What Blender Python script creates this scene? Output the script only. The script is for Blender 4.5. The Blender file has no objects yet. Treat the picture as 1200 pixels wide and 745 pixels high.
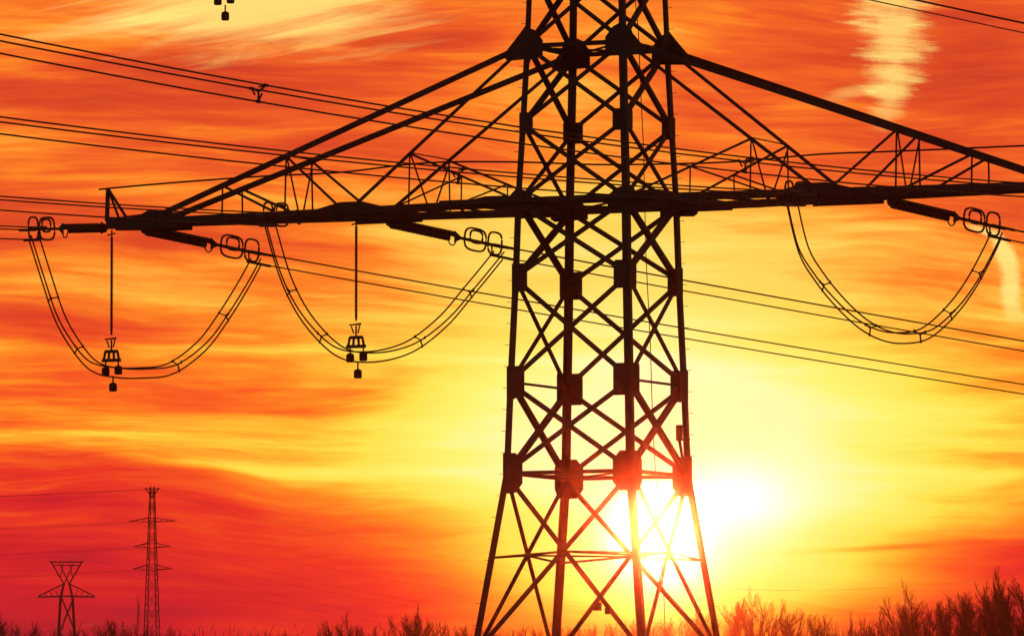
import bpy, math, random
from mathutils import Vector, Matrix
R = math.radians
random.seed(7)
sc = bpy.context.scene
COL = sc.collection

# ------------------------------------------------------------------ camera
F = 9000.0                      # focal length in photograph pixels (1200 wide)
CAMH = 1.7
TH = math.atan((1000 - 372.5) / F)          # pitch: the level line lies below the frame
cam_d = bpy.data.cameras.new('camera'); cam = bpy.data.objects.new('camera', cam_d); COL.objects.link(cam)
cam_d.sensor_width = 36; cam_d.lens = 36 * F / 1200; cam_d.clip_start = 0.5; cam_d.clip_end = 20000
cam.location = (0, 0, CAMH); cam.rotation_euler = (math.pi / 2 + TH, 0, 0)
sc.camera = cam

SUN_AZ = (768 - 600) / F                    # radians to the right of +Y
SUN_EL = (1000 - 624) / F
# ------------------------------------------------------------------ world
def lin(c):
    return tuple(((v / 255) / 12.92 if v / 255 <= .04045 else ((v / 255 + .055) / 1.055) ** 2.4) for v in c) + (1,)
world = bpy.data.worlds.new('World'); sc.world = world; world.use_nodes = True
nt = world.node_tree; nt.nodes.clear()
class G:
    """tiny expression helper for math nodes"""
    def __init__(s, sock): s.s = sock
    def __add__(a, b): return mth('ADD', a, b)
    __radd__ = __add__
    def __sub__(a, b): return mth('SUBTRACT', a, b)
    def __rsub__(a, b): return mth('SUBTRACT', b, a)
    def __mul__(a, b): return mth('MULTIPLY', a, b)
    __rmul__ = __mul__
    def __truediv__(a, b): return mth('DIVIDE', a, b)
def mth(op, a, b=None, clamp=False):
    n = nt.nodes.new('ShaderNodeMath'); n.operation = op; n.use_clamp = clamp
    for i, v in enumerate((a, b)):
        if v is None: continue
        if isinstance(v, G): nt.links.new(v.s, n.inputs[i])
        else: n.inputs[i].default_value = v
    return G(n.outputs[0])
def xyz(x, y, z):
    n = nt.nodes.new('ShaderNodeCombineXYZ')
    for i, v in enumerate((x, y, z)):
        if isinstance(v, G): nt.links.new(v.s, n.inputs[i])
        else: n.inputs[i].default_value = v
    return n.outputs[0]
def noise(vec, scale=1, detail=3, rough=.5, dist=0):
    n = nt.nodes.new('ShaderNodeTexNoise'); n.inputs['Scale'].default_value = scale
    n.inputs['Detail'].default_value = detail; n.inputs['Roughness'].default_value = rough
    n.inputs['Distortion'].default_value = dist
    nt.links.new(vec, n.inputs['Vector']); return G(n.outputs['Fac'])
def ramp(fac, stops, gray=False):
    n = nt.nodes.new('ShaderNodeValToRGB'); cr = n.color_ramp
    while len(cr.elements) < len(stops): cr.elements.new(.5)
    for e, (p, c) in zip(cr.elements, stops):
        e.position = p; e.color = (c, c, c, 1) if gray else lin(c)
    nt.links.new(fac.s, n.inputs[0]); return G(n.outputs[0])
def mixc(f, a, b):
    n = nt.nodes.new('ShaderNodeMix'); n.data_type = 'RGBA'
    nt.links.new(f.s, n.inputs[0]); nt.links.new(a.s, n.inputs[6])
    if isinstance(b, G): nt.links.new(b.s, n.inputs[7])
    else: n.inputs[7].default_value = b
    return G(n.outputs[2])
def smooth(v, a, b):
    n = nt.nodes.new('ShaderNodeMapRange'); n.interpolation_type = 'SMOOTHSTEP'
    n.inputs['From Min'].default_value = a; n.inputs['From Max'].default_value = b
    nt.links.new(v.s, n.inputs['Value']); return G(n.outputs[0])
def blob(cx, cy, rx, ry, x=None, y=None, rot=0):
    x = x or PX; y = y or PY
    dx, dy = x - cx, y - cy
    if rot:
        c, s = math.cos(rot), math.sin(rot)
        dx, dy = dx * c + dy * s, dy * c - dx * s
    dx, dy = dx / rx, dy / ry
    return mth('EXPONENT', (dx * dx + dy * dy) * -1.0)

tc = nt.nodes.new('ShaderNodeTexCoord'); sp = nt.nodes.new('ShaderNodeSeparateXYZ')
nt.links.new(tc.outputs['Generated'], sp.inputs[0])
dx_, dy_, dz_ = (G(sp.outputs[i]) for i in range(3))
AZ = mth('ARCTAN2', dx_, dy_); EL = mth('ARCSINE', dz_)
PX = AZ * 9.0 + .6           # azimuth and elevation of the sky, in a scale handy for a narrow view (9 units to the radian)
PY = 1.0 - EL * 9.0
warp = noise(xyz(PX * 2.2, PY * 5, 0), 1, 2) - .5
YW = PY + warp * .07 - PX * .035 + mth('SINE', PX * 5.0) * .006
n1 = noise(xyz(PX * 1.5, YW * 9.5, 3.1), 1, 5, .55, .5) - .5
n2 = noise(xyz(PX * 5.0, YW * 60, 9.7), 1, 4, .6, .2) - .5
n3 = noise(xyz(PX * 2.6, YW * 21, 5.7), 1, 5, .6, .6) - .5
base = ramp(PY, [(0, .52), (.10, .43), (.20, .47), (.30, .49), (.40, .48), (.46, .41), (.52, .42), (.58, .36), (.63, .18), (.70, .10), (.80, .10), (1.0, .05)], True)
glow = blob(.79, .54, .42, .27) * .54 + blob(.80, .54, .20, .16) * .42 + blob(.78, .675, .25, .07) * .36 - blob(1.13, .27, .15, .09) * .12 - blob(.93, .24, .08, .06) * .05 + blob(.69, .27, .14, .20) * .16 + blob(1.02, .60, .20, .085) * .15 + blob(.54, .50, .10, .10) * .13
n4 = noise(xyz(PX * 9.0, YW * 150, 2.7), 1, 3, .6, .2) - .5
calm = 1.0 - glow * .75
def crisp(n, k): return mth('TANH', n * k) * (1 / k * 1.6)
streak = (crisp(n1, 4.5) * .58 + crisp(n3, 6) * .34 + n2 * .34 + n4 * .20) * calm
low = smooth(PY, .56, .66)
streak = streak * (1.0 - low * .40)
h = base + glow + streak
# cloud bands that can be told apart
Y2 = YW
h = h + blob(.10, .352, .34, .011, y=Y2) * .10 + blob(.30, .405, .40, .010, y=Y2) * .10
h = h + blob(.10, .512, .36, .009, y=Y2) * .13 + blob(.34, .545, .30, .008, y=Y2) * .14
h = h - blob(.05, .59, .30, .010, y=Y2) * .07 - blob(.10, .46, .30, .018, y=Y2) * .07
h = h - blob(.30, .085, .20, .035, y=Y2) * .15 - blob(.10, .13, .16, .03, y=Y2) * .08
h = h - blob(.52, .03, .10, .05) * .14 - blob(1.15, .05, .08, .07) * .10 - blob(1.08, .34, .09, .035) * .08
h = h + blob(.93, .392, .22, .012, y=Y2) * .12 + blob(1.12, .425, .20, .014, y=Y2) * .16
h = h - blob(1.02, .648, .10, .0035, y=PY + (PX - .93) * .05) * .17
h = h - blob(1.18, .60, .16, .022, y=Y2) * .12 - blob(1.17, .66, .13, .03, y=Y2) * .09
h = h + blob(1.13, .508, .16, .007, y=Y2) * .12
# bright feathered cloud in the upper left, vapour column upper right, small hooked wisp at the right
fe = noise(xyz(PX * 7 + PY * 5, PY * 85 - PX * 8, 1.3), 1, 4, .65, .5)
fe2 = noise(xyz(PX * 5, PY * 55 + PX * 9, 4.3), 1, 5, .62, .5)
edge = noise(xyz(PX * 24, PY * 34, 6.3), 1, 5, .7, .4) - .5
cl1 = smooth(blob(.31, .004, .20, .060, rot=-.10) + (fe2 - .5) * 1.4, .22, 1.0) * .9 + smooth(blob(.12, .030, .16, .016, rot=-.16) + (fe2 - .5) * 1.2, .45, 1.1) * .45
cx_ = 1.046 + mth('SINE', PY * 26.0) * .006
wd = .074 - PY * .32
prof = 1.0 - mth('ABSOLUTE', (PX - cx_ + PY * .02) / wd)
cl2 = smooth(prof + edge * .9 + (fe - .5) * 2.2, .10, 1.0) * (1.0 - smooth(PY + edge * .05, .11, .165)) * (fe * .9 + .42)
cl2 = cl2 + smooth(blob(.995, .112, .05, .012, rot=-.25) + (fe - .5) * 1.2, .4, 1.1) * .4
hx = PX - (1.160 + mth('SINE', (PY - .265) * 42.0) * .009 + (PY - .27) * .36)
hook = smooth(1.0 - mth('ABSOLUTE', hx / .016) + edge * 1.4, .1, .8) * smooth(PY, .262, .285) * (1.0 - smooth(PY, .355, .39)) * (fe * .7 + .5) + smooth(blob(1.150, .272, .026, .006, rot=.35) + edge, .35, .9) * .6
h = h - mth('MAXIMUM', h - .80, 0.0) * .55
cl = mth('MINIMUM', (cl1 + cl2 * .85 + hook * 1.1), 1.0)
lo_r = ramp(h, [(0, (136, 26, 42)), (.10, (172, 28, 42)), (.20, (200, 30, 40)), (.33, (226, 52, 34)), (.45, (240, 92, 32)), (.57, (247, 138, 34)), (.69, (251, 186, 52)), (.80, (250, 222, 76)), (.90, (250, 240, 112)), (.99, (252, 247, 170))])
hi_r = ramp(h, [(0, (176, 48, 34)), (.25, (200, 62, 36)), (.38, (218, 78, 36)), (.47, (234, 98, 36)), (.57, (246, 130, 38)), (.70, (251, 178, 64)), (.84, (251, 212, 92)), (.95, (250, 236, 140)), (.99, (252, 246, 190))])
skyc = mixc(smooth(PY, .30, .48), hi_r, lo_r)
skyc = mixc(cl, skyc, lin((255, 222, 120)))
core = mth('MINIMUM', blob(.865, .585, .062, .040) * 1.15 + blob(.785, .632, .045, .048) * 1.5, 1.0)
skyc = mixc(core, skyc, (1.15, 1.12, 1.0, 1))
# fade of the glow far away from the sunset, where the dusk sky takes over
sun_v = Vector((math.sin(SUN_AZ) * math.cos(SUN_EL), math.cos(SUN_AZ) * math.cos(SUN_EL), math.sin(SUN_EL)))
dotn = dx_ * sun_v.x + dy_ * sun_v.y + dz_ * sun_v.z
near = smooth(dotn, math.cos(R(60)), math.cos(R(13)))
bg1 = nt.nodes.new('ShaderNodeBackground'); nt.links.new(skyc.s, bg1.inputs[0]); nt.links.new((near * 1.1).s, bg1.inputs[1])
sky = nt.nodes.new('ShaderNodeTexSky'); sky.sky_type = 'NISHITA'; sky.sun_disc = False
sky.sun_elevation = SUN_EL; sky.sun_rotation = SUN_AZ
bg2 = nt.nodes.new('ShaderNodeBackground'); nt.links.new(sky.outputs[0], bg2.inputs[0])
nt.links.new(((1.0 - near) * .05).s, bg2.inputs[1])
ad = nt.nodes.new('ShaderNodeAddShader'); nt.links.new(bg1.outputs[0], ad.inputs[0]); nt.links.new(bg2.outputs[0], ad.inputs[1])
wo = nt.nodes.new('ShaderNodeOutputWorld'); nt.links.new(ad.outputs[0], wo.inputs[0])
# ------------------------------------------------------------------ sun, exposure
sd = bpy.data.lights.new('sun', 'SUN'); sd.energy = .6; sd.angle = R(.5); sd.color = (1, .13, .025)
sun = bpy.data.objects.new('sun', sd); COL.objects.link(sun)
sun.rotation_euler = (-sun_v).to_track_quat('-Z', 'Y').to_euler()
sun.location = (40, 100, 80)
sc.view_settings.view_transform = 'Standard'; sc.view_settings.look = 'None'
sc.view_settings.exposure = 0; sc.view_settings.gamma = 1; sc.view_settings.use_curve_mapping = False
sc.render.engine = 'CYCLES'
sc.cycles.use_denoising = True
sc.cycles.max_bounces = 4; sc.cycles.volume_bounces = 0

# ------------------------------------------------------------------ helpers
def mat(name, col, rough=.6, metal=0, nscale=3, namt=.25, bump=0):
    m = bpy.data.materials.new(name); m.use_nodes = True; t = m.node_tree
    b = t.nodes['Principled BSDF']; b.inputs['Roughness'].default_value = rough; b.inputs['Metallic'].default_value = metal
    tcn = t.nodes.new('ShaderNodeTexCoord'); n = t.nodes.new('ShaderNodeTexNoise'); n.inputs['Scale'].default_value = nscale; n.inputs['Detail'].default_value = 4
    t.links.new(tcn.outputs['Object'], n.inputs['Vector'])
    r = t.nodes.new('ShaderNodeValToRGB')
    r.color_ramp.elements[0].color = tuple(c * (1 - namt) for c in col) + (1,)
    r.color_ramp.elements[1].color = tuple(min(1, c * (1 + namt)) for c in col) + (1,)
    r.color_ramp.elements[0].position = .35; r.color_ramp.elements[1].position = .65
    t.links.new(n.outputs['Fac'], r.inputs[0]); t.links.new(r.outputs[0], b.inputs['Base Color'])
    if bump:
        bn = t.nodes.new('ShaderNodeBump'); bn.inputs['Strength'].default_value = bump
        t.links.new(n.outputs['Fac'], bn.inputs['Height']); t.links.new(bn.outputs[0], b.inputs['Normal'])
    return m
M = dict(
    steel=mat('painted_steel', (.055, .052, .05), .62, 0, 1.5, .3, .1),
    galv=mat('weathered_galvanised_steel', (.10, .10, .10), .6, .2, 2, .25, .1),
    glass=mat('brown_porcelain', (.045, .022, .014), .45, 0, 6, .2),
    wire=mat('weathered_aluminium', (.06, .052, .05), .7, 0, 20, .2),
    weight=mat('cast_iron', (.03, .03, .03), .75, 0, 10, .3, .2),
    bark=mat('bark', (.075, .05, .038), .9, 0, 2, .35, .3),
    twig=mat('twig_bark', (.13, .045, .03), .9, 0, 2, .3),
    brush=mat('scrub', (.07, .045, .03), .95, 0, 1.5, .4),
    ground=mat('winter_grass', (.07, .062, .035), .95, 0, .35, .45, .4),
)
def ray(px, py, Y):
    """the point at depth Y seen at a place measured in the photograph (used to survey real positions)"""
    c = (px - 600) / F; v = (372.5 - py) / F
    d = Vector((c, math.cos(TH) - v * math.sin(TH), math.sin(TH) + v * math.cos(TH)))
    return Vector((0, 0, CAMH)) + d * (Y / d.y)
def perp(d):
    u = d.cross(Vector((0, 0, 1)))
    if u.length < 1e-3: u = d.cross(Vector((1, 0, 0)))
    u.normalize(); return u, u.cross(d).normalized()
class MB:
    def __init__(s): s.v = []; s.f = []
    def prism(s, p0, p1, prof0, prof1=None):
        """prof: list of offset vectors"""
        prof1 = prof1 or prof0; n = len(prof0); b = len(s.v)
        s.v += [p0 + o for o in prof0] + [p1 + o for o in prof1]
        for i in range(n):
            j = (i + 1) % n; s.f.append((b + i, b + j, b + n + j, b + n + i))
        s.f.append(tuple(b + i for i in reversed(range(n)))); s.f.append(tuple(b + n + i for i in range(n)))
        return s
    def ell(s, p0, p1, u, v, f, th):
        """an angle iron: flange f along u and along v, corner on the line p0-p1"""
        d = (p1 - p0).normalized()
        u = (u - d * u.dot(d)).normalized(); v = v - d * v.dot(d); v = (v - u * v.dot(u)).normalized()
        return s.prism(p0, p1, [Vector(), u * f, u * f + v * th, u * th + v * th, u * th + v * f, v * f])
    def flat_ell(s, p0, p1, nrm, f, th, off=0.0):
        """angle iron lying on a face with inward normal nrm, centred on its line"""
        d = (p1 - p0).normalized(); u = d.cross(nrm).normalized()
        return s.ell(p0 - u * f / 2 + nrm * off, p1 - u * f / 2 + nrm * off, u, nrm, f, th)
    def bar(s, p0, p1, w, h=None):
        h = h or w; u, v = perp((p1 - p0).normalized()); a, b = u * w / 2, v * h / 2
        return s.prism(p0, p1, [-a - b, a - b, a + b, b - a])
    def rod(s, p0, p1, r0, r1=None, n=6):
        r1 = r0 if r1 is None else r1; u, v = perp((p1 - p0).normalized())
        c = [u * math.cos(i * 2 * math.pi / n) + v * math.sin(i * 2 * math.pi / n) for i in range(n)]
        return s.prism(p0, p1, [x * r0 for x in c], [x * r1 for x in c])
    def tube(s, pts, r, n=5, close=False, r1=None):
        b = len(s.v); m = len(pts)
        for k, p in enumerate(pts):
            a = pts[(k - 1) % m] if close else pts[max(0, k - 1)]; c = pts[(k + 1) % m] if close else pts[min(m - 1, k + 1)]
            u, v = perp((c - a).normalized()); rr = r if r1 is None else r + (r1 - r) * k / (m - 1)
            s.v += [p + (u * math.cos(i * 2 * math.pi / n) + v * math.sin(i * 2 * math.pi / n)) * rr for i in range(n)]
        for k in range(m if close else m - 1):
            q = (k + 1) % m
            for i in range(n):
                j = (i + 1) % n; s.f.append((b + k * n + i, b + k * n + j, b + q * n + j, b + q * n + i))
        if not close:
            s.f.append(tuple(b + i for i in reversed(range(n)))); s.f.append(tuple(b + (m - 1) * n + i for i in range(n)))
        return s
    def loft(s, p0, d, prof, n=10):
        """turned shape: prof = [(distance along d, radius)]"""
        u, v = perp(d); b = len(s.v); m = len(prof)
        for t, r in prof:
            s.v += [p0 + d * t + (u * math.cos(i * 2 * math.pi / n) + v * math.sin(i * 2 * math.pi / n)) * r for i in range(n)]
        for k in range(m - 1):
            for i in range(n):
                j = (i + 1) % n; s.f.append((b + k * n + i, b + k * n + j, b + (k + 1) * n + j, b + (k + 1) * n + i))
        s.f.append(tuple(b + i for i in reversed(range(n)))); s.f.append(tuple(b + (m - 1) * n + i for i in range(n)))
        return s
    def plate(s, pts, nrm, th):
        return s.prism(Vector(), nrm * th, [Vector(p) for p in pts])
    def build(s, name, m, parent=None, smooth=False):
        o0 = org(parent) if parent else (sum(s.v, Vector()) / len(s.v) if False else Vector())
        me = bpy.data.meshes.new(name); me.from_pydata([tuple(p - o0) for p in s.v], [], s.f); me.update()
        if smooth: me.shade_smooth()
        me.materials.append(M[m]); o = bpy.data.objects.new(name, me); COL.objects.link(o)
        if parent: o.parent = parent
        return o
def org(p):
    v = Vector(p.location)
    while p.parent: p = p.parent; v += Vector(p.location)
    return v
def tag(o, label=None, cat=None, group=None, kind=None):
    if label: o['label'] = label
    if cat: o['category'] = cat
    if group: o['group'] = group
    if kind: o['kind'] = kind
    return o
def thing(name, label, cat, loc, group=None):
    o = bpy.data.objects.new(name, None); COL.objects.link(o); o.location = loc; o.empty_display_size = .5
    return tag(o, label, cat, group)

# ------------------------------------------------------------------ ground and air
def ground_z(x, y):                    # flat meadow under the pylon, a low wooded rise beyond it
    k = min(1, max(0, (y - 520) / 460)); k = k * k * (3 - 2 * k)
    return .25 * math.sin(x * .011) * math.cos(y * .009) - .25 + 23.0 * k
g = MB(); N = 120; S = 3000.0
for j in range(N + 1):
    for i in range(N + 1):
        x = -S + 2 * S * i / N; y = -S + 2 * S * j / N
        g.v.append(Vector((x, y, ground_z(x, y))))
for j in range(N):
    for i in range(N):
        a = j * (N + 1) + i; g.f.append((a, a + 1, a + N + 2, a + N + 1))
tag(g.build('ground', 'ground'), kind='structure')

hz = MB(); a, zt = S + 100, 62.0
hz.prism(Vector((0, 0, -1.6)), Vector((0, 0, zt)), [Vector((-a, -a, 0)), Vector((a, -a, 0)), Vector((a, a, 0)), Vector((-a, a, 0))])
M['haze'] = bpy.data.materials.new('haze'); M['haze'].use_nodes = True; t = M['haze'].node_tree; t.nodes.clear()
oo = t.nodes.new('ShaderNodeOutputMaterial'); va = t.nodes.new('ShaderNodeAddShader'); t.links.new(va.outputs[0], oo.inputs['Volume'])
# fine haze scattering broadly forward, and a tight lobe added to imitate lens bloom
for i, (hd_, hg_, hc_) in enumerate(((5e-5, .6, (1.0, .26, .22, 1)), (3e-5, .9990, (1.0, .9, .85, 1)))):
    vo = t.nodes.new('ShaderNodeVolumePrincipled'); vo.inputs['Color'].default_value = hc_
    vo.inputs['Density'].default_value = hd_; vo.inputs['Anisotropy'].default_value = hg_
    t.links.new(vo.outputs[0], va.inputs[i])
tag(hz.build('haze', 'haze'), kind='stuff')

# ------------------------------------------------------------------ the pylon
AL = R(25.7); AV = Vector((math.cos(AL), -math.sin(AL), 0)); BV = Vector((math.sin(AL), math.cos(AL), 0)); Z = Vector((0, 0, 1))
C0 = ray(701, 1050, 300); C0.z = 0
def zl(y): return ray(701, y, 300).z
def T(t, w, z): return C0 + AV * t + BV * w + Z * z
LV = [(-400, 1.5), (-300, 3.1), (-215, 3.5), (-125, 3.82), (-36, 4.10), (57, 4.30), (148, 4.56), (240, 4.85), (328, 5.0), (450, 5.30), (556, 5.52), (770, 7.45), (900, 8.9)]
LZ = [(zl(y), s) for y, s in LV] + [(0.0, 10.3)]
def side(z):
    for (za, sa), (zb, sb) in zip(LZ, LZ[1:]):
        if za >= z >= zb: return sb + (sa - sb) * (z - zb) / (za - zb)
    return LZ[-1][1]
CS = {'A': (-1, -1), 'B': (-1, 1), 'C': (1, -1), 'D': (1, 1)}
def corner(c, z, extra=0):
    s = side(z) / 2 + extra; return T(CS[c][0] * s, CS[c][1] * s, z)
pyl = thing('lattice_pylon', 'tall dark lattice pylon with four braced legs and wide crossarms before the setting sun', 'pylon', tuple(C0))
for c, (sa, sb) in CS.items():
    m = MB()
    for (za, _), (zb, _) in zip(LZ, LZ[1:]):
        f = .225 if za > zl(57) + 1 else .25 if za > zl(240) + 1 else .275
        p0, p1 = corner(c, za), corner(c, zb)
        m.ell(p0, p1, AV * -sa, BV * -sb, f, .03)
    if c in 'AD':                                                        # climbing pegs
        z = 3.0
        while z < zl(-260):
            p = corner(c, z); m.rod(p, p + (AV * sa + BV * sb * .2) * .17, .011, n=5); z += .42 * 2
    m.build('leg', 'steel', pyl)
FACES = [('A', 'C', BV), ('B', 'D', -BV), ('A', 'B', AV), ('C', 'D', -AV)]     # two corners and the inward normal
thin = {(148, 240), (328, 450), (556, 770)}
for (ya, sa), (yb, sb) in zip(LV, LV[1:]):
    za, zb = zl(ya), zl(yb)
    for fi, (p, q, nrm) in enumerate(FACES):
        wide = fi < 2
        f = .175 if yb <= 240 else .20
        if not wide and (ya, yb) in thin: f = .12
        for k, (u, v) in enumerate(((p, q), (q, p))):
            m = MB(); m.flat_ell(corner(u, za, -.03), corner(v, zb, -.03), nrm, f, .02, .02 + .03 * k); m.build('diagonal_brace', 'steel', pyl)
# lowest spread panel down to the feet
za, zb = LZ[-2][0], .3
for p, q, nrm in FACES:
    for k, (u, v) in enumerate(((p, q), (q, p))):
        m = MB(); m.flat_ell(corner(u, za, -.03), corner(v, zb, -.03), nrm, .18, .02, .02 + .03 * k); m.build('diagonal_brace', 'steel', pyl)
# level struts
def strut(p0, p1, nrm, f, th=.02, off=.09, par=None, name='cross_strut'):
    m = MB(); m.flat_ell(p0, p1, nrm, f, th, off); return m.build(name, 'steel', par or pyl)
for y, f, fs in ((-215, .2, 'all'), (57, .17, 'all'), (240, .24, 'all'), (450, .09, 'side'), (556, .15, 'all'), (900, .15, 'all')):
    z = zl(y)
    for fi, (p, q, nrm) in enumerate(FACES):
        if fs == 'side' and fi < 2: continue
        strut(corner(p, z, -.03), corner(q, z, -.03), nrm, f)
# braced ring at mid height of the lower panel: leg to crossing, crossing to crossing
zr = zl(649); mids = {}
for p, q, nrm in FACES:
    a_, b_ = corner(p, zl(655)), corner(q, zl(655)); mid = (corner(p, zr) + corner(q, zr)) / 2; mids[p + q] = mid
    strut(a_, mid, nrm, .09); strut(b_, mid, nrm, .09)
for u, v in (('AC', 'AB'), ('AC', 'CD'), ('BD', 'AB'), ('BD', 'CD')):
    strut(mids[u], mids[v], Z, .075, off=-.03)
# waist diaphragms
for y in (57, 240, 556):
    z = zl(y) - .12; strut(corner('A', z, -.1), corner('D', z, -.1), Z, .09, off=0); strut(corner('B', z, -.1), corner('C', z, -.1), Z, .09, off=.06)
# gusset plates: one bent plate on each leg joint
def gusset(c, y, w, hh, ch=.24, th=.03):
    sa, sb = CS[c]; z = zl(y)
    m = MB(); o = corner(c, z)
    for ax, out, ww in ((AV * -sa, BV * sb, w), (BV * -sb, AV * sa, w)):
        pts = [o + out * .004 + ax * x + Z * zz for x, zz in ((0, -hh / 2), (ww * (1.1 - ch * 2), -hh / 2), (ww, -hh * (.5 - ch)), (ww, hh * (.5 - ch)), (ww * (1.1 - ch * 2), hh / 2), (0, hh / 2))]
        m.plate(pts, out, th)
    return m.build('gusset_plate', 'steel', pyl)
for c in 'ABCD':
    for y, w, hh, ch in ((-36, .5, .8, .12), (148, .56, .85, .12), (328, .64, 1.1, .10), (450, .74, 1.25, .08), (556, .82, 1.55, .23), (778, .45, .6, .2), (900, .7, 1.3, .2)):
        gusset(c, y, w, hh, ch)
# heavier joint plates where the arms meet the body, reaching outwards along the arm
def arm_gusset(c, y, wi, wo, hh, dz=0.0):
    sa, sb = CS[c]; z = zl(y) + dz; o = corner(c, z); ax = AV * sa; out = BV * sb
    m = MB()
    pts = [o + out * .006 + ax * x + Z * zz for x, zz in ((-wi, -hh * .40), (wo * .75, -hh * .46), (wo, -hh * .30), (wo * .25, hh * .34), (-.05, hh * .62), (-wi * .6, hh * .46), (-wi, hh * .14))]
    m.plate(pts, out, .03)
    ax2 = BV * -sb; out2 = AV * sa
    pts = [o + out2 * .006 + ax2 * x + Z * zz for x, zz in ((0, -hh * .5), (.5, -hh * .5), (.8, -hh * .2), (.8, hh * .2), (.5, hh * .5), (0, hh * .5))]
    m.plate(pts, out2, .03)
    m.build('gusset_plate', 'steel', pyl)
for c in 'ABCD':
    arm_gusset(c, 57, .80, .95, 1.25)
    arm_gusset(c, 240, .85, .8, .85)
    arm_gusset(c, -215, .6, .6, .8)
    arm_gusset(c, -300, .5, .6, .8)

# crossarms
def crossarm(sgn, yb, yt, L, Lt, tm, wtip, big=True):
    zb, zt = zl(yb), zl(yt); s0 = side(zb); k = (s0 - wtip) / Lt
    def W(t): return max(wtip * .45, s0 - k * t) / 2
    def Q(t, e, z): return T(sgn * (s0 / 2 + t), e * W(t), z)
    top0 = lambda e: T(sgn * side(zt) / 2, e * side(zt) / 2, zt)
    def topc(t, e):                      # point of the upper chord above t
        u = t / Lt; a_ = top0(e); b_ = Q(Lt, e, zb + .16); u2 = (t + (s0 - side(zt)) / 2) / (Lt + (s0 - side(zt)) / 2)
        return a_ + (b_ - a_) * u2
    def tie(t, e):
        a_ = top0(e); b_ = Q(tm, e, zb + .15); u2 = (t + (s0 - side(zt)) / 2) / (tm + (s0 - side(zt)) / 2); return a_ + (b_ - a_) * u2
    cf = .30 if big else .17
    body = MB()
    for e in (-1, 1):                    # lower chords, doubled near the body
        body.ell(Q(-.1, e, zb - cf * .5), Q(L, e, zb - cf * .5), Z, BV * -e, cf, .028)
        if big: body.ell(Q(-.1, e, zb - cf * .5 + .0), Q(tm + .5, e, zb - cf * .5), Z, BV * e, cf * .8, .028)
    n = 14 if big else 10
    for i in range(n):                   # lacing seen from below
        t0, t1 = L * i / n, L * (i + 1) / n; e = 1 if i % 2 else -1
        body.flat_ell(Q(t0, e, zb - .05), Q(t1, -e, zb - .05), Z, .09, .014, .02)
        body.flat_ell(Q(t1, -1, zb - .05), Q(t1, 1, zb - .05), Z, .08, .014, -.03)
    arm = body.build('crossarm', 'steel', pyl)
    for e in (-1, 1):
        inn = BV * -e
        m = MB(); m.flat_ell(top0(e), Q(Lt, e, zb + .16), inn, .24 if big else .15, .028, 0); m.build('upper_chord', 'steel', arm)
        if not big:
            for t in (L * .33, L * .66): strut(topc(t, e), Q(t, e, zb), inn, .08, .012, .01, arm, 'arm_strut')
            continue
        m = MB(); m.flat_ell(top0(e), Q(tm, e, zb + .15), inn, .14, .022, .04); m.build('tie', 'steel', arm)
        t1 = 4.93
        strut(tie(t1, e), Q(t1, e, zb), inn, .065, .012, .03, arm, 'arm_strut')
        strut(tie(t1, e), Q(.35, e, zb + .25), inn, .095, .014, .05, arm, 'arm_strut')
        t2 = 2.5; dd = (Q(.35, e, zb + .25) + (tie(t1, e) - Q(.35, e, zb + .25)) * ((t2 - .35) / (t1 - .35)))
        strut(dd, Q(t2, e, zb), inn, .06, .012, .03, arm, 'arm_strut')
        strut(dd, Q(t1 + .55, e, zb + .1), inn, .07, .012, .07, arm, 'arm_strut')
        for tt in (10.75, 13.75):
            strut(topc(tt, e), Q(tt, e, zb), inn, .075, .012, .03, arm, 'arm_strut')
            strut(topc(tt, e), Q(tt - (2.7 if tt < 12 else 2.6), e, zb + .08), inn, .105, .014, .05, arm, 'arm_strut')
        # node plates on the lower chord
        for t0, w_, h_ in ((tm, 1.5, .62), (Lt - .1, 1.0, .75), (.8, 1.5, .5)):
            o_ = Q(t0, e, zb - .02); ax = AV * sgn
            pts = [o_ + BV * e * .035 + ax * x + Z * z_ for x, z_ in ((-w_, -h_ * .38), (w_, -h_ * .38), (w_, h_ * .25), (w_ * .35, h_ * .62), (-w_ * .3, h_ * .62), (-w_, h_ * .2))]
            MB().plate(pts, BV * e, .025).build('node_plate', 'steel', arm)
    if big:
        for tt, fn in ((10.75, topc), (4.93, tie)):
            for e in (-1, 1): strut(fn(tt, e), Q(tt - .05, e * .12, zb + .05), AV, .05, .01, .02, arm, 'arm_strut')
            strut(fn(tt, -1), fn(tt, 1), Z, .05, .01, .02, arm, 'arm_strut')
        # boxed nose of the arm and the bracket at its end
        m = MB()
        for e in (-1, 1):
            pts = [Q(Lt - .1, e, zb - .28) + BV * e * .07, Q(L, e, zb - .22) + BV * e * .07, Q(L, e, zb + .20) + BV * e * .07, Q(Lt - .1, e, zb + .36) + BV * e * .07]
            m.plate(pts, BV * e, .02)
        m.plate([Q(Lt + .1, -1, zb), Q(L, -1, zb), Q(L, 1, zb), Q(Lt + .1, 1, zb)], Z, .03)
        m.build('nose_plate', 'steel', arm)
        m = MB(); m.bar(Q(L, -1, zb + .1), Q(L - .05, -1, zb + 1.45), .13); m.bar(Q(L - .25, 1, zb + .1), Q(L - .05, -1, zb + 1.42), .07)
        m.bar(Q(L - 1.0, -1, zb + .15), Q(L - .05, -1, zb + 1.42), .09); m.build('end_bracket', 'steel', arm)
    return Q, zb
QL, ZA = crossarm(-1, 240, 57, 19.3, 17.0, 7.55, 1.15)
QR, _ = crossarm(1, 240, 57, 19.3, 17.0, 7.55, 1.15)
QUL, ZU = crossarm(-1, -215, -300, 14.2, 14.2, 7.0, .9, big=False)
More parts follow.
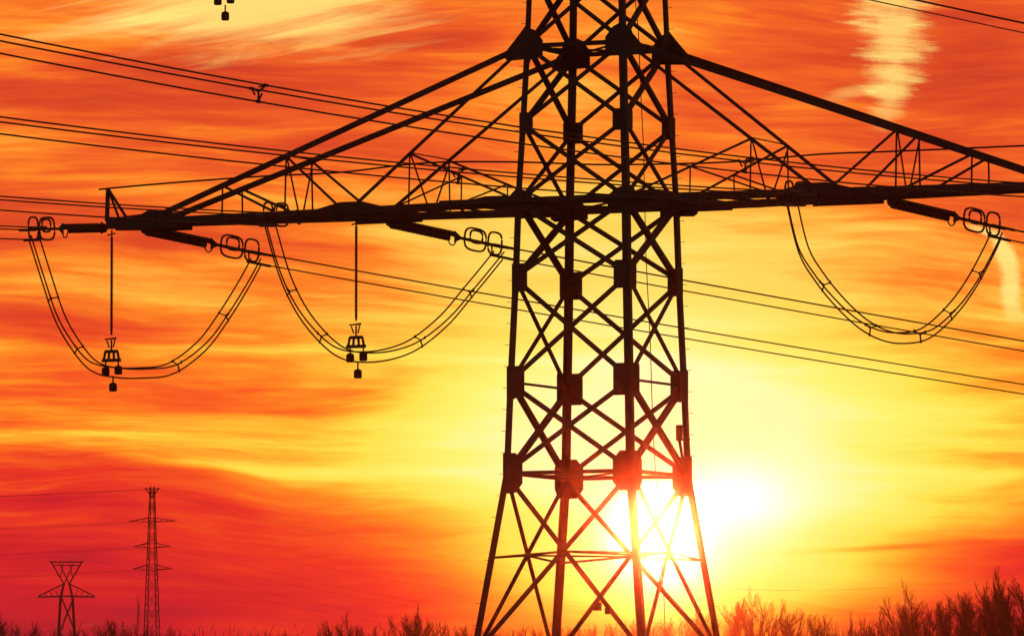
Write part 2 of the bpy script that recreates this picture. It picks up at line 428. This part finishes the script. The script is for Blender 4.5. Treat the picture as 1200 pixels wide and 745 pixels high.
crossarm(1, -215, -300, 14.2, 14.2, 7.0, .9, big=False)
# walkway beams beside the lower arm root and bus frame through the body
for w0, t0, t1, dz in ((-2.62, -5.6, 3.4, .06), (2.62, -3.4, 5.9, -.02)):
    MB().bar(T(t0, w0, ZA + dz), T(t1, w0, ZA + dz), .16, .2).build('root_beam', 'steel', pyl)
# little boxes clamped to the braces, and the down lead inside the body
def on_brace(c0, c1, px):
    p_, q_ = corner(c0, zl(556), -.03), corner(c1, zl(770), -.03)
    return min((p_.lerp(q_, i / 400) for i in range(401)), key=lambda v: abs(600 + F * v.x / (v.y * math.cos(TH) + (v.z - CAMH) * math.sin(TH)) - px))
for p, w_, h_ in ((ray(796, 507, 301.6), .20, .62), (on_brace('D', 'B', 700) - Z * .2, .26, .34), (on_brace('A', 'C', 713) - Z * .12, .22, .26)):
    MB().prism(p - Z * h_ / 2, p + Z * h_ / 2, [AV * x * w_ / 2 + BV * y * w_ / 2 for x, y in ((-1, -1), (1, -1), (1, 1), (-1, 1))]).build('marker_box', 'steel', pyl)
pts = [ray(x, y, 300.8) for x, y in ((738, -60), (748, 35), (751, 110), (754, 170), (757, 300), (762, 400), (765, 500), (770, 580), (778, 700), (786, 900))]
MB().tube(pts, .018, 4).build('down_lead', 'wire', pyl)

p = ray(796, 515, 301.6); mbk = MB(); mbk.bar(p, p - Z * 1.15 + AV * .22, .09); q = corner('D', p.z); mbk.bar(p, q, .07); mbk.build('box_bracket', 'steel', pyl)
# thin cable carried over both arms
def catm(P, n=8):
    out = []
    for i in range(len(P) - 1):
        p0, p1, p2, p3 = P[max(0, i - 1)], P[i], P[i + 1], P[min(len(P) - 1, i + 2)]
        for k in range(n):
            t_ = k / n
            out.append(.5 * ((2 * p1) + (p2 - p0) * t_ + (2 * p0 - 5 * p1 + 4 * p2 - p3) * t_ ** 2 + (3 * p1 - p0 - 3 * p2 + p3) * t_ ** 3))
    return out + [P[-1]]
def depth_at(px):     # depth of the near side of the crossarm under a photo column
    t_ = (px - 701) / (30 * math.cos(AL)); return 300 - math.sin(AL) * t_ - 1.6
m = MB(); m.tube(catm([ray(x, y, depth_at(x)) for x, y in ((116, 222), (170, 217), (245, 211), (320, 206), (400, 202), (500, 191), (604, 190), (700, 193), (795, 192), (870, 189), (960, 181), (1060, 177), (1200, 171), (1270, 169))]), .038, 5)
tag(m.build('earth_cable', 'wire'), 'slack thin cable strung over the whole lower crossarm from its end brackets', 'cable')

# ------------------------------------------------------------------ insulator sets
ND = Vector((-math.sin(R(25.7)), -math.cos(R(25.7)), 0)); FD = Vector((math.sin(R(45)), math.cos(R(45)), 0))
def ring_pts(c, ax, up, L_, H_, n=28, p=3.2):
    out = []
    for i in range(n):
        a_ = 2 * math.pi * i / n; ca, sa = math.cos(a_), math.sin(a_)
        out.append(c + ax * (L_ / 2 * math.copysign(abs(ca) ** (2 / p), ca)) + up * (H_ / 2 * math.copysign(abs(sa) ** (2 / p), sa)))
    return out
INS_G = 'tension insulator sets on the crossarms'
def insulator_set(p0, hd, Lg, drop, label):
    p1 = p0 + hd * Lg - Z * drop; d = (p1 - p0).normalized(); sdv = Vector((hd.y, -hd.x, 0)); up = sdv.cross(d).normalized()
    if up.z < 0: up = -up
    r = thing('insulator_set', label, 'insulator', tuple(p0), INS_G)
    m = MB(); m.bar(p0, p0 + d * .55, .09); m.plate([p0 + up * .12, p0 + d * .45 + up * .24, p0 + d * .45 - up * .24, p0 - up * .12], sdv, .05)
    m.build('yoke_plate', 'galv', r)
    a0, a1 = .40, Lg * .60
    for e in (-1, 1):
        st = p0 + d * a0 + sdv * .15 * e + up * .075 * e; prof = [(0, .04)]
        n = int((a1 - a0) / .16)
        for i in range(n):
            x = i * .16
            prof += [(x + .01, .055), (x + .045, .12), (x + .075, .125), (x + .09, .06)]
        prof.append((n * .16, .04)); MB().loft(st, d, prof, 10).build('insulator_string', 'glass', r, True)
    m = MB(); m.plate([p0 + d * a1 + up * .24, p0 + d * (a1 + .35) + up * .06, p0 + d * (a1 + .35) - up * .06, p0 + d * a1 - up * .24], sdv, .03)
    m.bar(p0 + d * (a1 + .3), p1 + d * .25, .13, .11); m.build('yoke_plate', 'galv', r)
    # arcing horn, two corona rings
    hc = p0 + d * (a1 - .1) - up * .12
    MB().tube([hc + d * (.22 * math.cos(a_)) - up * (.24 * math.sin(a_)) for a_ in [i * math.pi / 8 for i in range(9)]], .028, 5).build('arcing_horn', 'galv', r)
    for cc, L_, H_, sh in ((a1 + 1.0, 1.22, .90, 0.02), (a1 + 1.05, .70, .5, .14), (a1 + 2.12, .78, .90, .04)):
        q = p0 + d * cc + up * sh + sdv * .2
        MB().tube(ring_pts(q, d, up, L_, H_), .043, 6, True).build('corona_ring', 'galv', r, True)
    # clamps carrying the three sub-conductors
    ends = []
    for (u_, w_) in OFFS:
        e_ = p1 + sdv * u_ + Z * w_; ends.append(e_)
        m = MB(); m.rod(e_ - d * .55, e_ + d * .75, .058, n=8); m.bar(p1 - d * .45, e_ - d * .45, .05); m.build('dead_end_clamp', 'galv', r)
    return p1, ends
OFFS = [(-.24, .06), (.24, -.02), (.02, -.42)]

WIRES = {}
def line_bundle(p1, hd, S_, slope, curv, label, spc, r=.029):
    o = thing('line_conductor', label, 'power line', tuple(p1), 'power lines leaving the pylon')
    sdv = Vector((hd.y, -hd.x, 0))
    f = lambda s: p1 + hd * s + Z * (-slope * s + curv * s * s)
    ss = [S_ * (i / 60) for i in range(61)]
    for (u_, w_) in OFFS:
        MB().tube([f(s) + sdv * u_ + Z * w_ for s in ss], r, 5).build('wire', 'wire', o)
    for s in spc:
        c = f(s); v = [c + sdv * u_ + Z * w_ for u_, w_ in OFFS]; m = MB(); cc = sum(v, Vector()) / 3
        for i in range(3):
            m.bar(v[i], v[(i + 1) % 3] * .5 + v[i] * .5, .045); m.bar(v[i], cc, .05); m.rod(v[i] - hd * .12, v[i] + hd * .12, .05)
        m.build('spacer', 'galv', o)
    return f

def jumper(n1, f1, prof, label, hang=None, spc=(.14, .3, .66, .82)):
    """loop below the arm from the near set to the far set; prof = (q, drop in metres below the straight line)"""
    o = thing('jumper_loop', label, 'cable', tuple((n1 + f1) / 2), 'jumper loops under the crossarms')
    base_ = catm([n1 + (f1 - n1) * q - Z * dr for q, dr in prof], 6)
    hd = (f1 - n1); hd.z = 0; hd.normalize(); sdv = Vector((hd.y, -hd.x, 0))
    m_ = len(base_)
    def nrm(i):
        d = (base_[min(m_ - 1, i + 1)] - base_[max(0, i - 1)]).normalized(); return sdv.cross(d).normalized() * (1 if sdv.cross(d).z <= 0 else 1)
    def off(i, u_, w_):
        n_ = nrm(i); mid_ = (n1 + f1) / 2; inward = (mid_ - base_[i]); 
        if n_.dot(inward) < 0: n_ = -n_
        return base_[i] + sdv * u_ - n_ * w_
    TR = [(-.24, -.08), (.24, -.02), (.0, .34)]
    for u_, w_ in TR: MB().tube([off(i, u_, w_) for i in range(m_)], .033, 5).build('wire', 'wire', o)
    for q in spc:
        i = int(q * (m_ - 1)); v = [off(i, *w) for w in TR]; cc = sum(v, Vector()) / 3; m = MB()
        for p in v: m.bar(p, cc, .045); m.bar(p + Vector((0, 0, .06)), p - Vector((0, 0, .06)), .07)
        m.build('spacer', 'galv', o)
    return base_

def hanger(top, Lh, label):
    o = thing('jumper_hanger', label, 'insulator', tuple(top), 'hangers holding the jumper loops')
    m = MB(); m.rod(top, top - Z * .3, .035); m.bar(top - Z * .22 - AV * .2, top - Z * .14 + AV * .16, .05); m.build('hook', 'galv', o)
    prof = [(0, .04)]
    n = int((Lh - .6) / .10)
    for i in range(n): prof += [(i * .10 + .02, .042), (i * .10 + .05, .078 if i % 2 else .070), (i * .10 + .08, .042)]
    prof.append((Lh - .5, .04)); MB().loft(top - Z * .3, -Z, prof, 8).build('insulator_rod', 'glass', o, True)
    b = top - Z * Lh
    m = MB(); m.plate([b - AV * .33 + Z * .02, b + AV * .2 + Z * .02, b + AV * .2 + Z * .11, b - AV * .33 + Z * .06], BV, .06)
    m.bar(b - AV * .22, b - AV * .10 - Z * .3, .045); m.bar(b + AV * .16, b + AV * .08 - Z * .3, .045); m.bar(b, b - Z * .48, .07); m.build('horn_plate', 'galv', o)
    c = b - Z * .46
    m = MB(); m.bar(c - AV * .28, c + AV * .28, .12, .12)
    for x in (-.28, -.1, .1, .28): m.bar(c + AV * x, c + AV * (x * 1.25) - Z * .36, .075)
    m.bar(c - AV * .42 - Z * .36, c + AV * .42 - Z * .36, .10, .13); m.build('yoke_frame', 'galv', o)
    for x, zz in ((-.26, -.78), (.32, -.74), (.08, -1.42)):
        p = c + AV * x + Z * zz
        m = MB(); m.rod(p + Z * .42, p + Z * .1, .035); m.loft(p + Z * .17, -Z, [(0, .05), (.05, .14), (.10, .16), (.33, .16), (.37, .13)], 12); m.build('weight', 'weight', o, False)
    return c

def z_at(p, py):      # height of a point directly above p that sits at photo row py
    return ray(600, py, p.y).z
def arm_pt(Q, t_, e, z): return Q(t_, e, z)
def t_for(Q, px, e, z):
    lo, hi = 0, 19.3
    best = min((abs(600 + F * (lambda p: p.x / (p.y * math.cos(TH) + (p.z - CAMH) * math.sin(TH)))(Q(i * .05, e, z)) - px), i * .05) for i in range(387))
    return best[1]
def phase(Q, zc, pxn, pxf, tag_txt, near_drop, far_drop):
    pn = Q(t_for(Q, pxn, -1, zc), -1, zc - .16); pf = Q(t_for(Q, pxf, 1, zc), 1, zc - .2)
    n1, _ = insulator_set(pn, ND, 6.0, near_drop, 'near side ringed insulator set ' + tag_txt)
    f1, _ = insulator_set(pf, FD, 6.4, far_drop, 'far side ringed insulator set ' + tag_txt)
    return n1, f1
def px_prof(n1, f1, pts):
    out = []
    for x, y in pts:
        a_ = lambda p: 600 + F * p.x / (p.y * math.cos(TH) + (p.z - CAMH) * math.sin(TH))
        q = (x - a_(n1)) / (a_(f1) - a_(n1)); p = n1 + (f1 - n1) * q; out.append((q, max(0, p.z - ray(x, y, p.y).z)))
    return out
# left outer
n1, f1 = phase(QL, ZA, 121, 166, 'at the outer end of the left crossarm', .50, .62)
jumper(n1, f1, [(0, .25)] + px_prof(n1, f1, [(55, 325), (70, 370), (88, 402), (108, 425), (133, 432), (165, 433), (200, 428), (236, 402), (262, 368), (285, 332)]) + [(1, .25)], 'long wire loop with weighted hanger at the outer end of the left crossarm')
line_bundle(n1, ND, 270, .055, .00038, 'power line heading left from the outer end of the left crossarm', (60, 120, 180))
line_bundle(f1, FD, 330, .078, .00016, 'lowest power line sloping down to the right behind the pylon', (70, 140, 210, 280))
jt = QL(t_for(QL, 127, -1, ZA), 0, ZA - .22); hanger(jt, z_at(jt, 268) - z_at(jt, 397), 'weighted hanger rod below the outer tip of the left crossarm')
# left inner
n1, f1 = phase(QL, ZA, 398, 453, 'under the middle of the left crossarm', .42, .62)
jumper(n1, f1, [(0, .25)] + px_prof(n1, f1, [(332, 318), (350, 358), (372, 388), (395, 408), (418, 414), (450, 412), (484, 400), (520, 372), (548, 340), (572, 312)]) + [(1, .25)], 'hanging wire loop between the middle of the left crossarm and the pylon body')
line_bundle(n1, ND, 270, .055, .00038, 'power line crossing behind the left crossarm tip, from its middle', (60, 120, 180))
line_bundle(f1, FD, 330, .078, .00016, 'power line sloping right behind the pylon from the middle of the left crossarm', (70, 140, 210, 280))
jt = QL(t_for(QL, 416, -1, ZA), -.95, ZA - .32); hanger(jt, z_at(jt, 258) - z_at(jt, 383), 'weighted hanger rod below the middle of the left crossarm')
# right inner
n1, f1 = phase(QR, ZA, 1000, 1040, 'under the middle of the right crossarm', .42, .62)
jumper(n1, f1, [(0, .25)] + px_prof(n1, f1, [(940, 290), (958, 322), (980, 350), (1005, 374), (1030, 388), (1056, 392), (1085, 386), (1115, 360), (1138, 330), (1158, 295)]) + [(1, .25)], 'deep empty wire loop hanging under the right crossarm without a hanger', spc=(.22, .42, .62, .72, .86))
line_bundle(n1, ND, 270, .058, .0003, 'middle triple power line left of the pylon, from the right crossarm', (28.5, 88, 150))
line_bundle(f1, FD, 330, .078, .00016, 'short stretch of power line leaving at the right edge under the right crossarm', (70, 140, 210))
# right outer (its sets lie just outside the photograph)
n1, f1 = phase(QR, ZA, 1288, 1292, 'at the tip of the right crossarm', .42, .62)
jumper(n1, f1, [(0, .25), (.1, 2.4), (.25, 4.3), (.45, 5.2), (.6, 5.1), (.8, 3.4), (1, .25)], 'wire loop at the tip of the right crossarm beyond the right edge')
line_bundle(n1, ND, 270, .055, .00038, 'uppermost triple power line descending from the upper left to the right crossarm', (27, 62.8, 115, 172))
# upper left phase
n1, f1 = phase(QUL, ZU, 250, 285, 'at the upper crossarm above the frame', .42, .62)
jumper(n1, f1, [(0, .25), (.1, 2.2), (.25, 4.2), (.45, 5.2), (.6, 5.1), (.8, 3.4), (1, .25)], 'wire loop of the upper crossarm just above the top edge')
line_bundle(f1, FD, 330, .078, .00016, 'power line crossing the upper right corner of the sky', (70, 140, 210, 280))
jt = QUL(t_for(QUL, 257, -1, ZU), 0, ZU - .2); hanger(jt, z_at(jt, -213) - z_at(jt, -68), 'weighted hanger at the top edge whose lowest weights just show')

# ------------------------------------------------------------------ far pylons
def far_pylon(px, Y, top_y, arms, bw, label, vee=False):
    b = ray(px, 1000, Y); b.z = 0
    zt_ = ray(px, top_y, Y).z; s = Y / F
    o = thing('distant_pylon', label, 'pylon', tuple(b), 'far pylons at the lower left')
    th = .034 * s * 20
    wt, wm, wb = bw
    def half(z): 
        z1 = arms[0][2]
        return (wt + (wm - wt) * (zt_ - z) / (zt_ - z1)) if z > z1 else (wm + (wb - wm) * (1 - z / z1))
    A2 = Vector((.97, -.24, 0)); B2 = Vector((.24, .97, 0)); K = [(-1, -1), (1, -1), (1, 1), (-1, 1)]
    pt = lambda k, z: b + (A2 * K[k][0] + B2 * K[k][1]) * half(z) + Z * z
    z1 = arms[0][2]
    for k in range(4):
        m = MB()
        for i in range(6): m.bar(pt(k, zt_ * (i / 6)), pt(k, zt_ * ((i + 1) / 6) - .001), th)
        m.build('leg', 'galv', o)
    m = MB(); z = 0.0
    while z < zt_ - .2:
        h_ = max(1.2, half(z) * 2.1); z2 = min(zt_, z + h_)
        for k in range(4):
            j = (k + 1) % 4; m.bar(pt(k, z), pt(j, z2), th * .6); m.bar(pt(j, z), pt(k, z2), th * .55)
        z = z2
    m.build('lattice_bracing', 'galv', o)
    for (ha, up_, z) in arms:
        m = MB()
        for sx in (-1, 1):
            for e in (-1, 1):
                r0 = b + A2 * sx * half(z) + B2 * e * half(z) + Z * z; tip = b + A2 * sx * ha + Z * (z + up_ * .2)
                m.bar(r0, tip, th * .9); m.bar(r0 + Z * up_, tip, th * .9)
                for q in (.3, .6): m.bar(r0 + (tip - r0) * q, r0 + Z * up_ + (tip - r0 - Z * up_) * q, th * .5)
            if not vee: pass
        m.build('crossarm', 'galv', o)
    return o, b, A2, s
Y1 = 600; s1 = Y1 / F
o1, b1, A1, _ = far_pylon(177, Y1, 570, [(1.6, .35, ray(177, 667, Y1).z), (1.5, .35, ray(177, 641, Y1).z), (1.9, .3, ray(177, 611, Y1).z)], (.15, .34, 1.1), 'slim distant lattice pylon with three short crossarms at the lower left')
m = MB()
tz = ray(177, 572, Y1).z
for sx in (-1, 1): m.bar(b1 + Z * (tz - .7), b1 + A1 * sx * .55 + Z * tz, .07); m.bar(b1 + A1 * sx * .2 + Z * (tz - .05), b1 + A1 * sx * .6 + Z * (tz + .02), .06)
m.build('peak', 'galv', o1)
# its thin wires
for i, (y, ha) in enumerate(((667, 1.6), (641, 1.5), (611, 1.75), (573, .5))):
    for sx in (-1, 1):
        p = b1 + A1 * sx * ha + Z * (ray(177, y, Y1).z )
        for dr in (-1, 1):
            d = Vector((.35, 1, 0)).normalized() if dr > 0 else Vector((-.93, -.2, 0)).normalized()
            MBo = MB().tube([p + d * s_ + Z * (-.06 * s_ + .00027 * s_ * s_) for s_ in range(0, 221 if dr < 0 else 301, 10)], .008 if dr < 0 else .005, 4).build('thin_wire', 'wire')
            lv = ('lowest', 'middle', 'upper', 'topmost')[i]; sd_ = 'left' if sx < 0 else 'right'; go = 'left' if dr < 0 else 'right'
            tag(MBo, f'faint wire going {go} from the {sd_} end of the slim distant pylon\'s {lv} arm', 'power line', 'wires of the slim distant pylon')
# stocky pylon, a V-shaped head over a broad low arm
Y2_ = 1300; P2 = lambda x, y: ray(x, y, Y2_)
b2 = P2(78, 1000); b2.z = 0
o2 = thing('distant_pylon', 'far hazy pylon with V shaped head and one broad arm at the lower left', 'pylon', tuple(b2), 'far pylons at the lower left')
sx_ = lambda v: v * Y2_ / F
def q2(x, dy, y): return P2(x, y) + Vector((0, dy, 0))
for sx in (-1, 1):
    for e in (-1, 1):
        m = MB(); m.bar(Vector((b2.x + sx * 3.6, b2.y + e * 3.6, 0)), q2(78 + sx * 7, e * 1.2, 700), .22); m.bar(q2(78 + sx * 7, e * 1.2, 700), q2(78 + sx * 3, e * .7, 683), .2); m.build('leg', 'galv', o2)
m = MB(); pz = [0, 6, 12, 18, 24, 30, 35, 39, P2(78, 700).z]
top7 = P2(78, 700).z
hw = lambda z: 3.6 + (sx_(7) - 3.6) * z / top7
for z0, z1_ in zip(pz, pz[1:]):
    for e in (-1, 1):
        ya, yb_ = b2.y + e * (3.6 + (1.2 - 3.6) * z0 / top7), b2.y + e * (3.6 + (1.2 - 3.6) * z1_ / top7)
        m.bar(Vector((b2.x - hw(z0), ya, z0)), Vector((b2.x + hw(z1_), yb_, z1_)), .13); m.bar(Vector((b2.x + hw(z0), ya, z0)), Vector((b2.x - hw(z1_), yb_, z1_)), .13)
m.build('lattice_bracing', 'galv', o2)
m = MB()
for sx in (-1, 1):
    m.bar(q2(78, 0, 698), q2(78 + sx * 33, 0, 699), .26); m.bar(q2(78 + sx * 4, 0, 684), q2(78 + sx * 33, 0, 698), .2)
    for q in (10, 16, 23): m.bar(q2(78 + sx * q, 0, 698), q2(78 + sx * (q + 3), 0, 688 + q * .32), .12)
m.build('crossarm', 'galv', o2)
m = MB()
for sx in (-1, 1):
    m.bar(q2(78 + sx * 3, 0, 684), q2(78 + sx * 18, 0, 658), .22); m.bar(q2(78 - sx * 3, 0, 684), q2(78 + sx * 8, 0, 660), .17); m.bar(q2(78 + sx * 7, 0, 676), q2(78 + sx * 4, 0, 660), .14)
m.bar(q2(58, 0, 658), q2(98, 0, 658), .22); m.bar(q2(62, 0, 662), q2(94, 0, 662), .14); m.build('head_frame', 'galv', o2)

# ------------------------------------------------------------------ trees
def tree_proto(seed, H, slim):
    rnd = random.Random(seed); tr = MB(); cr = MB()
    def stem(p, d, L_, r, lvl, mb):
        n = 5 if lvl < 2 else 3; pts = [p]; dd = d.copy()
        for i in range(n):
            dd = (dd + Vector((rnd.gauss(0, .09), rnd.gauss(0, .09), .10 if lvl else .02))).normalized(); pts.append(pts[-1] + dd * L_ / n)
        mb.tube(pts, r, 5 if lvl == 0 else 3, r1=r * .28)
        return pts
    lean = Vector((rnd.gauss(0, .03), rnd.gauss(0, .03), 1)).normalized()
    main = stem(Vector(), lean, H, .13, 0, tr)
    def branch(pts, lvl, L_, r, k, t0):
        for i in range(k):
            f = t0 + (1 - t0) * (i + rnd.random()) / k; x = f * (len(pts) - 1); j = min(len(pts) - 2, int(x)); p = pts[j].lerp(pts[j + 1], x - j)
            ax = (pts[j + 1] - pts[j]).normalized(); a_ = rnd.random() * 6.283
            u, v = perp(ax); side_ = u * math.cos(a_) + v * math.sin(a_)
            spread = rnd.uniform(.32, .62) * slim
            d = (ax * math.cos(spread) + side_ * math.sin(spread)).normalized()
            ll = L_ * (1.1 - .65 * f) * rnd.uniform(.7, 1.2)
            q = stem(p, d, ll, r * (1.1 - .5 * f), lvl, cr)
            if lvl == 1: branch(q, 2, ll * .46, r * .5, 11, .12)
            elif lvl == 2: branch(q, 3, ll * .5, r * .7, 4, .2)
    branch(main, 1, H * .34, .05, 20, .32)
    return tr, cr
protos = []
rt = None
PH = 16.0
def mk_tree(i, seed, slim, sub):
    tr, cr = tree_proto(seed, PH, slim)
    a_ = bpy.data.meshes.new('trunk'); a_.from_pydata([tuple(p) for p in tr.v], [], tr.f); a_.materials.append(M['bark'])
    b_ = bpy.data.meshes.new('crown'); b_.from_pydata([tuple(p) for p in cr.v], [], cr.f); b_.materials.append(M['twig'])
    top = max(p.z for p in tr.v + cr.v)
    return a_, b_, top
protos = [mk_tree(i, 100 + i, s_, 0) for i, s_ in enumerate((.8, 1.0, 1.2, .65, 1.0, 1.35, .9, 1.1))]
def add_tree(px, top_y, Y, label, group, k=None, wid=1.0):
    k = random.randrange(len(protos)) if k is None else k
    tm_, cm_, top = protos[k]; p = ray(px, 1000, Y); g0 = ground_z(p.x, Y) - .1; zt_ = ray(px, top_y, Y).z - g0; s = zt_ / top
    o = thing('bare_tree', label, 'tree', (p.x, p.y, g0), group); o.scale = (s * wid, s * wid, s); o.rotation_euler = (0, 0, random.random() * 6.28)
    for n_, me in (('trunk', tm_), ('crown', cm_)):
        c = bpy.data.objects.new(n_, me); COL.objects.link(c); c.parent = o
OUT = [(-40, 712), (0, 712), (25, 722), (50, 735), (90, 735), (125, 716), (150, 724), (180, 738), (200, 728), (230, 742), (290, 742), (325, 728), (350, 740), (400, 720), (440, 728), (470, 712), (500, 716), (520, 728), (560, 730), (600, 735), (660, 728), (720, 728), (780, 722), (830, 716), (860, 700), (895, 694), (925, 712), (960, 718), (990, 724), (1020, 728), (1042, 706), (1062, 690), (1090, 700), (1110, 692), (1140, 688), (1170, 680), (1200, 670), (1240, 668)]
def outl(x):
    for (xa, ya), (xb, yb) in zip(OUT, OUT[1:]):
        if xa <= x <= xb: return ya + (yb - ya) * (x - xa) / (xb - xa)
    return 720
ZONES = [(-60, 110, 'bare treetop in the hazy dark red clump at the far lower left'), (110, 300, 'bare treetop low on the horizon around the slim distant pylon'), (300, 560, 'bare treetop in the red thicket left of the big pylon'),
         (560, 850, 'bare treetop seen between the spreading legs of the big pylon'), (850, 1030, 'bare treetop in the glowing thicket just right of the big pylon'), (1030, 1300, 'bare treetop in the tall dense red thicket at the lower right')]
def zone(x):
    for a_, b_, l in ZONES:
        if a_ <= x < b_: return l
    return ZONES[-1][2]
SPEC = [(482, 702, 1010, 'tall pointed bare tree rising above the thicket left of the big pylon', 3, .7), (1068, 674, 1010, 'tall forked bare tree at the left end of the dense thicket, lower right', 1, .8), (162, 690, 1010, 'thin lone upright tree just left of the slim distant pylon', 3, .35),
        (884, 684, 1010, 'tallest bare tree close to the right foot of the big pylon', 2, .85), (1192, 658, 1010, 'highest bare treetop at the right edge', 0, 1.0), (411, 712, 1010, 'short forked bare tree midway between distant and big pylon', 4, .7), (999, 708, 1010, 'slender bare sapling standing alone in the gap of the right thicket', 3, .5)]
for px, ty, Y, lb, k, w_ in SPEC: add_tree(px, ty, Y, lb, 'single bare trees above the thicket', k, w_)
x = -50
while x < 1260:
    right = x > 1030; 
    for row, (Y, dn, st) in enumerate(((1030, -4, 1), (1080, -4, 1), (1140, -2, 1))):
        xx = x + random.uniform(-9, 9) + row * 5
        add_tree(xx, outl(xx) + dn + (6 if xx < 540 else 2 if xx < 1000 else 7) + abs(random.gauss(0, 6)), Y + random.uniform(-22, 22), zone(xx), 'thicket of bare trees along the horizon', None, random.uniform(1.0, 1.5))
    x += 12 if right else 14.5
# scrub between the trees
m = MB(); rnd = random.Random(3)
for i in range(34000):
    x = rnd.uniform(-36, 36); Y = rnd.uniform(1000, 1180); H_ = rnd.uniform(3, 8.9); xw = x * Y / 430; p = Vector((xw, Y, ground_z(xw, Y) + rnd.uniform(0, H_) + min(4.2, max(0, (xw - 46) * .12))))
    d = Vector((rnd.gauss(0, .35), rnd.gauss(0, .35), 1)).normalized(); u, v = perp(d); r_ = .05; L_ = rnd.uniform(.7, 2.0)
    b = len(m.v); m.v += [p + u * r_, p - u * r_ * .5 + v * r_ * .8, p - u * r_ * .5 - v * r_ * .8, p + d * L_]
    m.f += [(b, b + 1, b + 3), (b + 1, b + 2, b + 3), (b + 2, b, b + 3)]
tag(m.build('undergrowth', 'brush'), 'dense leafless undergrowth filling the thicket along the horizon', 'undergrowth', kind='stuff')
